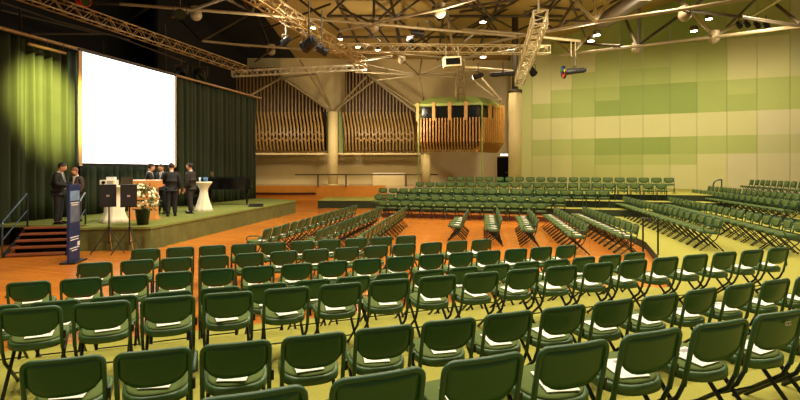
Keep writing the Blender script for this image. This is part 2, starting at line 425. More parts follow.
# stairs off the near end of the stage
r=thing('stage_stairs','open brown stage steps with blue-grey handrails at the left end','stairs',(-9.90,14.95,0),math.radians(17))
NW=[1.75,1.68,1.62,1.58,1.52]
N=5; run=.31; ang=0
for k in range(N):
    z=.05+(ZS-.03-.05)*(k)/(N-1); y=-(N-1-k)*run-.1
    m=MB(); m.box((.0,y-.05,z+.0),(1.38,run*.82,.045)); m.build('tread',M_tread,r)
    m=MB(); m.box((.0,y+.12,z*.5),(1.34,.03,max(.06,z))); m.build('riser',M_dark,r)
for sx in (-1,1):
    m=MB(); x=sx*.70
    m.add([(x-.025,-(N-1)*run-.3,0),(x+.025,-(N-1)*run-.3,0),(x+.025,0,ZS-.16),(x-.025,0,ZS-.16),(x-.025,0,ZS-.02),(x+.025,0,ZS-.02),(x+.025,-(N-1)*run-.3,.10),(x-.025,-(N-1)*run-.3,.10)],
          [(0,1,2,3),(4,5,6,7),(0,7,6,1),(3,2,5,4),(0,3,4,7),(1,6,5,2)],False); m.build('stringer',M_dark,r)
    h=MB(); x=sx*.73
    lo=Vector((x,-(N-1)*run-.3,0)); hi=Vector((x,.1,ZS-.05))
    h.path([lo,lo+Vector((0,0,.85)),lo+Vector((0,.04,.92)),hi+Vector((0,-.05,.98)),hi+Vector((0,0,.95)),hi],.024)
    h.tube(lo+Vector((0,0,.45)),hi+Vector((0,0,.5)),.018); h.build('handrail',M_rail,r)

# banner totem
BY0,BY1=12.35,13.05
bx=(76-400)/F*12.65
r=thing('banner_stand','tall slim blue banner stand on the floor beside the stage steps','banner',(bx-.06,12.65,0),math.radians(100))
# local x = along width, local -y faces the seats on the right
m=MB(); m.box((0,0,.97),(.58,.05,1.86)); m.build('blue_panel',M_blue,r)
m=MB(); m.box((0,0,.02),(.70,.34,.04)); m.build('base_foot',M_black,r)
for s in (-1,1):
    f=MB(); f.box((.0,s*.030,1.62),(.50,.008,.24)); f.build('pale_caption',M_bluel,r)
    f=MB(); f.box((.0,s*.030,1.22),(.50,.008,.48)); f.build('printed_photo',mat('photo_print',(92,104,128),.5,noise=(7,.5)),r)
    f=MB()
    for k,(w,z) in enumerate([(.44,1.45),(.36,1.40),(.46,.62),(.44,.56),(.5,.36),(.3,.30)]): f.box((-.02,s*.032,z),(w,.008,.022))
    f.build('print_lines',M_white,r)
    f=MB(); f.box((.2,s*.033,.44),(.12,.008,.10)); f.build('white_emblem',M_white,r)

# speakers on tripods
def speaker(px,Y,zc,label):
    x=(px-400)/F*Y
    r=thing('tripod_stand','black tripod stand '+label[0],'stand',(x,Y,0),random.uniform(0,.4),'speaker tripod stands')
    m=MB(); m.tube((0,0,.25),(0,0,zc-.30),.02); m.build('pole',M_black,r)
    m=MB(); m.tube((0,0,.62),(0,0,.72),.035); m.build('collar',M_black,r)
    for k in range(3):
        a=k*2*PI/3-.3; m=MB(); m.tube((0,0,.68),(.46*math.cos(a),.46*math.sin(a),.02),.014); m.tube((0,0,.3),(.24*math.cos(a),.24*math.sin(a),.36),.008); m.build('leg',M_alu if k==1 else M_black,r)
    s=thing('loudspeaker','black loudspeaker box '+label[1],'loudspeaker',(x,Y,zc-.3),math.radians(20),'loudspeakers on tripods')
    m=MB(); w=.20; m.prism([(-w,-.15),(w,-.15),(w*.7,.16),(-w*.7,.16)],0,.6); m.build('cabinet',M_black,s)
    m=MB(); m.box((0,-.156,.3),(.36,.012,.54)); m.build('grille',mat('speaker_grille',(24,24,26),.7,noise=(150,.5)),s)
    m=MB(); m.box((0,-.166,.3),(.07,.008,.05)); m.build('badge',mat('badge_grey',(170,150,140),.4),s)
speaker(109,14.0,1.56,('left of the pair in front of the stage','on the left tripod before the white table'))
speaker(129.5,13.9,1.56,('right of the pair in front of the stage','on the right tripod beside the flowers'))

def draped(name,label,x,y,z,r_top,h,r_waist,r_base,cat='table'):
    r=thing(name,label,cat,(x,y,z))
    m=MB(); md=lambda a,zz: 1+ (.05*math.sin(a*9)+.03*math.sin(a*14+1))*(1-min(1,zz/h))
    prof=[(r_base,0),(r_base*.84,h*.12),(r_base*.66,h*.3),(r_waist*1.25,h*.5),(r_waist,h*.7),(r_waist*1.25,h*.8),(r_top*.9,h*.94),(r_top,h*.97),(r_top,h)]
    m.lathe(prof,n=48,mod=md); m.build('stretch_cloth',M_cloth,r)
    m=MB(); m.lathe([(r_top*.99,h),(r_top*.99,h+.012)],n=32); m.build('table_top',M_cloth,r); return r
draped('cocktail_table','tall table in white stretch cloth beside the dark piano',-7.66,20.3,ZS,.31,1.14,.14,.36)
draped('projector_table','table under a white floor-length cloth behind the loudspeakers',-8.72,15.9,ZS,.40,1.12,.22,.42)
r=thing('projector','white projector with vents on the clothed table','projector',(-8.86,15.85,ZS+1.133),.2)
m=MB(); m.box((0,0,.09),(.42,.34,.15)); m.build('casing',M_cloth,r)
m=MB(); m.box((.06,0,.21),(.22,.22,.09)); m.build('upper_casing',M_white,r)
m=MB(); m.tube((-.1,-.16,.09),(-.1,-.21,.09),.05,14); m.build('lens',M_gblack,r)
m=MB()
for k in range(6): m.box((-.0+k*.03,-.174,.09),(.012,.01,.09))
m.build('vents',M_black,r)
r=thing('laptop','open dark laptop on the clothed table beside the projector','laptop',(-8.43,15.97,ZS+1.133),.15)
m=MB(); m.box((0,0,.012),(.34,.24,.02)); m.build('keyboard_base',M_black,r)
m=MB(); m.box((0,.12,.13),(.34,.015,.23),Matrix.Rotation(-.2,3,'X')); m.build('screen_lid',M_steeld,r)

# lectern
r=thing('lectern','broad light timber lectern standing on the stage','lectern',(-8.28,16.8,ZS),math.radians(12)); r.scale=(1,1,1.07)
m=MB(); m.box((0,0,.52),(.80,.42,1.04)); m.build('body',M_lect,r)
m=MB(); m.box((0,-.05,1.15),(1.02,.58,.04),Matrix.Rotation(.12,3,'X')); m.build('desk_top',M_lect,r)
m=MB(); m.box((0,-.33,1.06),(1.02,.03,.24)); 
for s in (-1,1): m.box((s*.50,-.05,1.08),(.03,.56,.2))
m.build('desk_rim',M_lect,r)
m=MB(); m.box((0,0,.03),(.92,.52,.06)); m.build('plinth',M_lect,r)
m=MB(); m.path([(.1,-.1,1.17),(.1,-.12,1.38),(.1,-.02,1.5)],.008); m.sphere((.1,-.01,1.51),.022); m.build('microphone',M_black,r)

# flowers
r=thing('flower_arrangement','large cream and white bouquet in a black pot on the stage edge','flowers',(-7.52,15.2,ZS)); r.scale=(.95,.95,.92)
m=MB(); m.lathe([(.16,0),(.22,.46),(.26,.48),(.26,.5)],n=20); m.build('pot',M_gblack,r)
m=MB(); rr=random.Random(4)
for i in range(240):
    a=rr.uniform(0,2*PI); ph=math.acos(rr.uniform(-.75,1)); rad=rr.uniform(.2,.44)
    c=Vector((rad*math.sin(ph)*math.cos(a),rad*math.sin(ph)*math.sin(a),.82+rad*1.05*math.cos(ph)))
    d=Vector((math.sin(ph)*math.cos(a),math.sin(ph)*math.sin(a),math.cos(ph))); s=d.orthogonal().normalized()
    s=Matrix.Rotation(rr.uniform(0,6),3,d)@s; L=rr.uniform(.1,.17); u=(d+s*.8).normalized()
    m.add([c,c+u*L*.5+s.cross(u)*.03+d*.01,c+u*L,c+u*L*.5-s.cross(u)*.03+d*.01,c+u*L*.5-d*.012],[(0,1,4),(1,2,4),(2,3,4),(3,0,4),(0,1,2,3)],False)
m.tube((0,0,.45),(0,0,.8),.05); tag(m.build('foliage',M_leaf,r),kind='stuff')
fm=MB()
for k in range(6):
    a=k*PI/3; fm.sphere((.03*math.cos(a),.03*math.sin(a),0),.028,8,5,(1,1,.5))
fm.sphere((0,0,.012),.018,8,5); fmesh=fm.mesh('blossom',M_petal)
for i in range(88):
    a=rr.uniform(0,2*PI); ph=math.acos(rr.uniform(-.7,1)); rad=rr.uniform(.38,.49)
    d=Vector((math.sin(ph)*math.cos(a),math.sin(ph)*math.sin(a),math.cos(ph)))
    o=bpy.data.objects.new('blossom',fmesh); C.objects.link(o); o.parent=r; o.location=Vector((0,0,.84))+d*rad*Vector((1,1,1.08)).x
    o.rotation_euler=d.to_track_quat('Z','Y').to_euler()
    s=rr.uniform(.7,1.15); o.scale=(s,s,s)

# piano
r=thing('grand_piano','black grand piano near the curtain at the right of the stage','piano',(-8.0,24.0,ZS),math.radians(6)); r.scale=(.98,.9,1.3)
out=[(-1.05,-.35),(-1.05,.75),(-.6,.78),(-.1,.68),(.4,.5),(.8,.25),(1.15,.12),(1.22,-.1),(1.15,-.3),(.95,-.37)]
m=MB(); m.prism(out,.56,.95); m.build('case',M_gblack,r)
m=MB(); m.prism([(x*1.01,y*1.01) for x,y in out],.97,1.0); m.build('closed_lid',M_gblack,r)
m=MB(); m.box((-1.12,.2,.68),(.26,1.1,.10)); m.build('keybed',M_gblack,r)
m=MB(); m.box((-1.18,.2,.74),(.12,1.0,.02)); m.build('white_keys',M_white,r)
m=MB()
for k in range(24): m.box((-1.15,-.28+k*.042,.755),(.07,.014,.012))
m.build('black_keys',M_black,r)
m=MB(); m.box((-.72,.2,1.10),(.03,.75,.22),Matrix.Rotation(-.25,3,'Y')); m.build('music_desk',M_gblack,r)
for x,y in ((-.9,-.22),(-.9,.62),(.95,-.1)):
    m=MB(); m.tube((x,y,.62),(x,y,.08),.075,10,.05); m.tube((x-.03,y,.05),(x+.03,y,.05),.05); m.build('leg',M_gblack,r)
m=MB(); m.box((-.75,.2,.35),(.04,.06,.55)); m.box((-.78,.2,.1),(.12,.3,.06)); m.build('pedal_lyre',M_gblack,r)
r=thing('piano_bench','low black piano bench left of the piano','bench',(-9.25,23.2,ZS),.2)
m=MB(); m.box((0,0,.46),(.36,.75,.09)); m.build('seat',M_black,r)
for x in (-.14,.14):
    for y in (-.32,.32): m=MB(); m.box((x,y,.21),(.05,.05,.42)); m.build('leg',M_gblack,r)
for i,(x,y,lb) in enumerate([(-6.35,22.9,'small black floor monitor lying near the right stage edge')]):
    r=thing('floor_monitor',lb,'loudspeaker',(x,y,ZS)); m=MB(); m.add([(-.3,-.16,0),(.3,-.16,0),(.3,.16,0),(-.3,.16,0),(-.3,-.1,.04),(.3,-.1,.04),(.3,.1,.13),(-.3,.1,.13)],[(3,2,1,0),(4,5,6,7),(0,1,5,4),(1,2,6,5),(2,3,7,6),(3,0,4,7)],False); m.build('wedge_cabinet',M_black,r)
# small blue vase set on cocktail table
for k,(x,y,c,lb) in enumerate([(-.15,0,(170,190,210),'clear glass on the tall white table, left of the blue ones'),(0,.05,(60,110,170),'blue glass in the middle on the tall white table'),(.13,-.03,(90,130,170),'pale blue glass at the right on the tall white table')]):
    m=MB(); m.lathe([(.04,0),(.035,.06),(.05,.17)],(0,0,0),14); o=m.build('drinking_glass',mat('glass_tint%d'%k,c,.1)); o.location=(-7.66+x,20.3+y,ZS+1.153); tag(o,lb,'glass','glasses on the tall table')

# ------------------------------------------------------------------ curtains, rail, screen
CP0=Vector((-11.85,15.4)); CP1=Vector((-8.25,29.8)); CD=(CP1-CP0)
nrm=Vector((CD.y,-CD.x)).normalized()
def cpt(t): return CP0+CD*t
def t_px(px,o=0):
    u=(px-400)/F; CP0=globals()['CP0']+nrm*o
    # CP0.x+CD.x t = u (CP0.y + CD.y t)
    return (u*CP0.y-CP0.x)/(CD.x-u*CD.y)
def curtain(t0,t1,label,back=0,z1=6.35,seed=0,z0=.66):
    rr=random.Random(seed); L=(CD*(t1-t0)).length; n=int(L/.035); m=MB(); vs=[]; lv=8
    ph=[rr.uniform(0,6) for _ in range(4)]
    for i in range(n+1):
        s=L*i/n; p=cpt(t0+(t1-t0)*i/n)
        w=.13*math.sin(s*2*PI/.34+ph[0]+.9*math.sin(s*1.1+ph[1]))+.05*math.sin(s*2*PI/.21+ph[2])+.06*math.sin(s*1.7+ph[3])
        for j in range(lv+1):
            z=z0+(z1-z0)*j/lv; k=1-.35*j/lv
            q=p+nrm*(w*k-back); vs.append((q.x,q.y,z))
    W=lv+1; fs=[(i*W+j,(i+1)*W+j,(i+1)*W+j+1,i*W+j+1) for i in range(n) for j in range(lv)]
    m.add(vs,fs,True); o=m.build('stage_curtain',M_curt)
    md=o.modifiers.new('thick','SOLIDIFY'); md.thickness=.015
    tag(o,label,'curtain','dark green stage curtains')
ta,tb=t_px(82),t_px(175)
curtain(-.10,t_px(20)-.004,'dark green pleated curtain at the far left, lit by a spotlight',.0,seed=1,z0=.02)
curtain(t_px(20),ta-.004,'dark green pleated curtain behind the steps, left of the screen',.12,seed=2)
curtain(ta,tb,'dark green pleated curtain behind and below the screen',.2,seed=3)
curtain(tb+.004,1.0,'dark green pleated curtain to the right of the screen, behind the piano',0,seed=4)
m=MB(); a=cpt(-.1)+nrm*.15; b=cpt(1.02)+nrm*.15; m.tube((a.x,a.y,6.42),(b.x,b.y,6.42),.06,8)
tag(m.build('curtain_rail',M_rod),'long bronze rail along the top of the curtains','curtain rail')
m=MB(); a=cpt(t_px(20))+nrm*.3; b=cpt(t_px(58))+nrm*.3; m.tube((a.x,a.y,6.12),(b.x,b.y,6.12),.05,8)
r=thing('hanging_bar','short pale lighting bar hung below the left curtain rail','bar'); m.build('bar',M_rod,r)
m=MB(); [m.tube((a.x+(b.x-a.x)*t,a.y+(b.y-a.y)*t,6.12),(a.x+(b.x-a.x)*t,a.y+(b.y-a.y)*t,6.42),.01) for t in (.05,.5,.95)]; m.build('hanger_wires',M_steeld,r)
r=thing('projection_screen','large blank glowing white projection screen on the curtain','screen')
a=cpt(t_px(82.5,.28))+nrm*.28; b=cpt(t_px(174.5,.28))+nrm*.28
def quadslab(m,a,b,z0,z1,th):
    n3=Vector((nrm.x,nrm.y)); 
    c=[a,b,b-n3*th,a-n3*th]
    m.add([(q.x,q.y,z0) for q in c]+[(q.x,q.y,z1) for q in c],[(3,2,1,0),(4,5,6,7),(0,1,5,4),(1,2,6,5),(2,3,7,6),(3,0,4,7)],False)
m=MB(); quadslab(m,a,b,2.50,6.33,.03); m.build('screen_surface',mat('screen_white',(250,250,250),.7,emis=((1,.985,.93),3.2)),r)
d=(b-a).normalized(); m=MB(); off=nrm*-.005
quadslab(m,a-d*.13+off,a,2.4,6.36,.05); m.build('side_frame',mat('screen_frame_tan',(216,180,140),.6),r); m=MB(); quadslab(m,b+off,b+d*.13,2.4,6.36,.05); m.build('side_frame',MATS['screen_frame_tan'],r)
m=MB(); quadslab(m,a-d*.13+off,b+d*.13+off,2.38,2.49,.05); m.build('edge_bar',M_black,r); m=MB(); quadslab(m,a-d*.13,b+d*.13,6.34,6.42,.05); m.build('edge_bar',M_black,r)
# ------------------------------------------------------------------ folding chair
def yb(z): return -.165-.075*(z-.45)/.35      # line of the back uprights
def chair_meshes():
    P={}
    def back(u,v):
        x=u*.220; ztop=.790; zbot=.545+.10*abs(u)**4
        z=zbot+(ztop-zbot)*v
        return (x, yb(z)-.022*(1-u*u)+.012, z)
    m=MB(); m.slab(10,5,back,.016); P['backrest']=(m.mesh('backrest',M_shell),M_shell)
    def pad(u,v):
        x=u*.195; zt=.777; zb=.562+.12*abs(u)**3.2; z=zb+(zt-zb)*v
        return (x, yb(z)-.022*(1-u*u)+.030, z)
    m=MB(); m.slab(8,4,pad,.018); P['back_pad']=(m.mesh('back_pad',M_pad),M_pad)
    # seat shell: rounded D with a deep back lip
    def seat_out(k,n,gx=0):
        a=2*PI*k/n; c,s=math.cos(a),math.sin(a)
        e=4.0 if s>0 else 2.6
        q=(abs(c)**e+abs(s)**e)**(-1/e); return c*q*(.226+gx),.030+s*q*(.228+gx)
    n=28
    def seat_mesh(z0,z1,g,dish):
        m=MB(); vs=[]
        for (zz,gg) in ((z0,g-.03),(z0+.008,g),(z1-.008,g),(z1,g-.015)):
            for k in range(n):
                x,y=seat_out(k,n,gg); vs.append((x,y,zz+(y-.03)*.09-dish*0))
        c=len(vs); vs.append((0,.03,z1-dish)); vs.append((0,.03,z0-.004))
        fs=[(j*n+k,j*n+(k+1)%n,(j+1)*n+(k+1)%n,(j+1)*n+k) for j in range(3) for k in range(n)]
        fs+=[(3*n+k,3*n+(k+1)%n,c) for k in range(n)]+[((k+1)%n,k,c+1) for k in range(n)]
        m.add(vs,fs,True); return m
    P['seat']=(seat_mesh(.425,.492,0,.0).mesh('seat',M_seat),0)
    P['seat_pad']=(seat_mesh(.487,.509,-.022,.006).mesh('seat_pad',M_pad),0)
    # frame loop: up one side, over the top, down the other
    pts=[]
    X=.228
    pts+= [(-X,yb(.40),.40),(-X,yb(.6),.6),(-X,yb(.74),.74)]
    for k in range(1,5):
        a=PI/2*k/4; pts.append((-X+.05*(1-math.cos(a)),yb(.745+.05*math.sin(a)),.745+.05*math.sin(a)))
    for u in (-.5,0,.5): pts.append((u*.2,yb(.797)-.02*(1-u*u)+.004,.797))
    pts+= [(-p[0],p[1],p[2]) for p in reversed(pts[:7])]
    m=MB(); m.path(pts,.0165,8); P['back_frame']=(m.mesh('back_frame',M_tube),0)
    for s,nm in ((-1,'L'),(1,'R')):
        m=MB(); m.path([(s*X,yb(.42),.42),(s*X,-.10,.30),(s*X,.26,.012)],.0155,6); m.tube((s*X,.252,.03),(s*X,.268,.0),.018,6); P['legF'+nm]=(m.mesh('leg',M_leg),0)
        m=MB(); m.path([(s*(X-.028),.20,.465),(s*(X-.028),.15,.44),(s*(X-.028),-.27,.012)],.0155,6); m.tube((s*(X-.028),-.26,.03),(s*(X-.028),-.278,0),.018,6); P['legR'+nm]=(m.mesh('leg',M_leg),0)
    m=MB(); m.tube((-X,.13,.125),(X,.13,.125),.009,6); m.tube((-X,.13,.125),.009,6) if 0 else None; P['crossbar']=(m.mesh('crossbar',M_leg),0)
    m=MB(); m.box((X+.022,yb(.56)+.01,.53),(.02,.035,.07)); P['link_bracket']=(m.mesh('link_bracket',M_leg),0)
    m=MB(); m.path([(0,yb(.62),.62),(0,-.08,.655),(0,.12,.65),(0,.19,.62),(0,.20,.56),(0,.15,.49)],.014,7); P['armrest']=(m.mesh('armrest',M_tube),0)
    return P
PM=chair_meshes()
NAMES={'legFL':'leg','legFR':'leg','legRL':'leg','legRR':'leg'}
ORDER=['seat','seat_pad','backrest','back_pad','back_frame','legFL','legFR','legRL','legRR','crossbar']
def put_chair(loc,rz,label,group,near,arms):
    r=thing('folding_chair',label,'chair',loc,rz,group)
    for k in ORDER+(['link_bracket'] if near else []):
        o=bpy.data.objects.new(NAMES.get(k,k),PM[k][0]); C.objects.link(o); o.parent=r
    for s in arms:
        o=bpy.data.objects.new('armrest',PM['armrest'][0]); C.objects.link(o); o.parent=r; o.location=(s*.25,0,0)
    return r
chairs=[]   # (distance, loc, rz, label, group, near, arms, leaflet_label)
jr=random.Random(11)
def add(back,tan,z,label,group,near=False,arms=(),leaf=None,ahead=.24):
    t=Vector(tan).normalized(); f=Vector((-t.y,t.x)); o=Vector(back)+f*ahead
    rz=math.atan2(t.y,t.x)+jr.uniform(-.03,.03)
    o+=f*jr.uniform(-.012,.012)
    chairs.append((o.length,(o.x,o.y,z),rz,label,group,near,arms,leaf))
# rows seen from behind: X(i),Y(i) of the left end of each backrest
RW=[('nearest row',lambda i:(-.327+.536*i,2.365+.211*i),-1,6,.46),
    ('second row',lambda i:(-2.40+.5066*i+.0019*i*i,3.254+.158*i+.0036*i*i),0,13,ZP),
    ('third row',lambda i:(-2.976+.522*i+.00143*i*i,4.691+.190*i+.0014*i*i),-1,16,ZP),
    ('fourth row',lambda i:(-2.407+.521*i,6.224+.222*i),-4,12,0),
    ('fifth row',lambda i:(-3.38+.527*i,7.19+.218*i),-3,12,0),
    ('sixth row',lambda i:(-3.87+.534*i,8.386+.2255*i),-2,10,0),
    ('seventh row',lambda i:(-4.84+.5277*i,9.35+.215*i),0,9,0)]
for nm,fn,i0,i1,z in RW:
    for k,i in enumerate(range(i0,i1+1)):
        p=Vector(fn(i)); t=(Vector(fn(i+1))-p).normalized(); c=p+t*.245
        arms=[-1] if (i==i0 and nm not in('nearest row','second row','third row')) else ([1] if i==i1 and nm in('fifth row','sixth row','seventh row') else [])
        if nm=='nearest row' and i in (0,3): arms=[1]
        if nm=='second row' and i in (1,4,9): arms=[1]
        if nm=='third row' and i in (4,8): arms=[1]
        o=ORD[k]
        add(c,t,z,'green folding chair seen from behind, %s from the left in the %s'%(o,nm),'chairs seen from behind, '+nm,nm in('nearest row','second row','third row'),arms,
            'white leaflet on the %s chair from the left in the %s'%(o,nm))
def rowlr(a,b,n,z,desc,grp,leaf=True,facing=1,endarm=True):
    a=Vector(a); b=Vector(b)
    for k in range(n):
        p=a.lerp(b,k/(n-1)); t=(b-a).normalized()*facing
        add(p,t,z,'green folding chair, %s from near end, %s'%(ORD[k],desc),grp,False,([-1] if k==0 and endarm else []),
            ('white leaflet, %s chair from near end, %s'%(ORD[k],desc)) if leaf else None)
g='side-on chairs left of centre'
rowlr((-3.23,12.75),(-1.84,21.7),16,0,'row nearest the stage',g)
rowlr((-1.92,12.55),(-.75,20.5),14,0,'second row out from the stage',g)
rowlr((-.8,12.3),(.25,20.8),15,0,'third row out from the stage',g)
g='short rows on the open wooden floor'
rowlr((2.03,16.5),(2.5,19.1),5,0,'first of five wooden-floor rows',g)
rowlr((3.02,15.5),(3.75,20.0),8,0,'second of five wooden-floor rows',g)
rowlr((4.05,15.3),(4.85,19.6),8,0,'third of five wooden-floor rows',g)
rowlr((5.0,13.9),(6.05,20.2),12,0,'fourth of five wooden-floor rows',g)
rowlr((6.25,13.75),(7.3,20.6),13,0,'fifth of five wooden-floor rows',g)
g='chairs on the yellow carpet at right'
rowlr((8.1,13.2),(10.7,24.8),21,ZP,'first row on the right carpet',g,False)
rowlr((9.55,12.4),(13.0,25.8),24,ZP,'second row on the right carpet',g,False)
rowlr((12.85,16.9),(15.6,27.6),19,.45,'first row on the right terrace',g,False)
rowlr((14.15,18.1),(16.8,28.2),18,.60,'second row on the right terrace',g,False)
rowlr((16.0,20.3),(17.55,25.9),10,.98,'top row against the right wall',g,False)
# rear block, facing the camera side
def rrow(x0px,Y0,x1px,Y1,z,desc,yh=None):
    a=Vector(((x0px-400)/F*Y0,Y0)); b=Vector(((x1px-400)/F*Y1,Y1)); n=int(round((b-a).length/.575))+1
    for k in range(n):
        p=a.lerp(b,k/(n-1)); t=-(b-a).normalized()
        add(p,t,z,'green folding chair facing the camera, %s from left, %s'%(ORD[k] if k<len(ORD) else 'last',desc),'rear block chairs',False,(),None)
rrow(383,25.1,541,22.75,0,'rear block front row')
rrow(379,26.4,560,23.9,.2,'rear block second row')
rrow(383,27.7,604,24.3,.5,'rear block third row')
rrow(420,28.7,661,25.0,.8,'rear block fourth row')
rrow(451,30.6,669,26.2,1.07,'rear block top row')
chairs.sort(key=lambda c:c[0])
leafm=MB(); leafm.box((0,0,0),(.21,.15,.005)); leafm.cur=1; leafm.box((.06,.02,.0035),(.05,.05,.001)); 
LM=[leafm.mesh('leaflet',[M_paper,mat('print_'+n,c,.5)]) for n,c in (('red',(200,50,40)),('grey',(150,150,150)),('yellow',(220,200,40)))]
wide=MB(); wide.box((0,0,0),(.20,.25,.005)); wide.cur=1; wide.box((.03,.08,.0035),(.09,.04,.001)); WMESH=wide.mesh('leaflet',[M_paper,MATS['print_grey']])
NI=300
for idx,(d,loc,rz,label,grp,near,arms,leaf) in enumerate(chairs[:NI]):
    put_chair(loc,rz,label,grp,near,arms)
    if leaf:
        R=Matrix.Rotation(rz,4,'Z'); right=loc[0]/loc[1]>-.05
        off=R@Vector((jr.uniform(-.03,.03),-.065+jr.uniform(-.02,.02) if not right else -.02,0))
        o=bpy.data.objects.new('leaflet',WMESH if right and d<12 else jr.choice(LM)); C.objects.link(o)
        o.location=(loc[0]+off.x,loc[1]+off.y,loc[2]+.513); o.rotation_euler=(.09,0,0); 
        o.rotation_euler=(Matrix.Rotation(rz+jr.uniform(-.25,.25),3,'Z')@Matrix.Rotation(.085,3,'X')).to_euler()
        tag(o,leaf,'leaflet','leaflets lying on the seats')
rest=chairs[NI:]
bm=bmesh.new(); mats=[]
for (d,loc,rz,*_) in rest:
    M=Matrix.Translation(loc)@Matrix.Rotation(rz,4,'Z')
    for k in ORDER:
        me=PM[k][0]; mt=me.materials[0]
        if mt not in mats: mats.append(mt)
        mi=mats.index(mt); n0=len(bm.verts)
        vs=[bm.verts.new(M@v.co) for v in me.vertices]
        for p in me.polygons:
            f=bm.faces.new([vs[i] for i in p.vertices]); f.material_index=mi; f.smooth=p.use_smooth
me=bpy.data.meshes.new('folding_chairs'); bm.to_mesh(me); bm.free()
for mt in mats: me.materials.append(mt)
o=bpy.data.objects.new('folding_chairs',me); C.objects.link(o)
tag(o,'distant rows of green folding chairs on the terraces at the back of the hall','chairs',kind='stuff')
print('CHAIRS',len(chairs),'farthest single',chairs[NI-1][0])
# number plate on one chair back of the nearest row is part of that chair
for o in list(C.objects):
    if o.get('label')=='green folding chair seen from behind, seventh from the left in the nearest row':
        m=MB(); m.cur=0; m.box((.03,-.269,.735),(.055,.004,.026)); m.cur=1
        for k in range(3): m.box((.014+k*.016,-.2715,.735),(.008,.002,.014))
        m.build('number_plate',[M_white,M_black],o)

# ------------------------------------------------------------------ people
def skin_mesh(name, verts, edges, mats, parent=None, sub=1, root=0, matfn=None):
    me=bpy.data.meshes.new(name+'_s'); bm=bmesh.new(); L=bm.verts.layers.skin.verify()
    vs=[]
    for i,(p,r) in enumerate(verts):
        v=bm.verts.new(p); v[L].radius=(r,r) if not isinstance(r,tuple) else r; v[L].use_root=(i==root); vs.append(v)
    for a,b in edges: bm.edges.new((vs[a],vs[b]))
    bm.to_mesh(me); bm.free()
    o=bpy.data.objects.new('tmp',me); C.objects.link(o)
    o.modifiers.new('s','SKIN').use_smooth_shade=True
    s=o.modifiers.new('u','SUBSURF'); s.levels=sub; s.render_levels=sub
    dg=bpy.context.evaluated_depsgraph_get(); dg.update()
    new=bpy.data.meshes.new_from_object(o.evaluated_get(dg)); new.name=name
    bpy.data.objects.remove(o); bpy.data.meshes.remove(me)
    new.materials.clear()
    for mt in (mats if isinstance(mats,list) else [mats]): new.materials.append(mt)
    for p in new.polygons: p.material_index=0; p.use_smooth=True
    q=bpy.data.objects.new(name,new); C.objects.link(q)
    if parent is not None: q.parent=parent
    return q
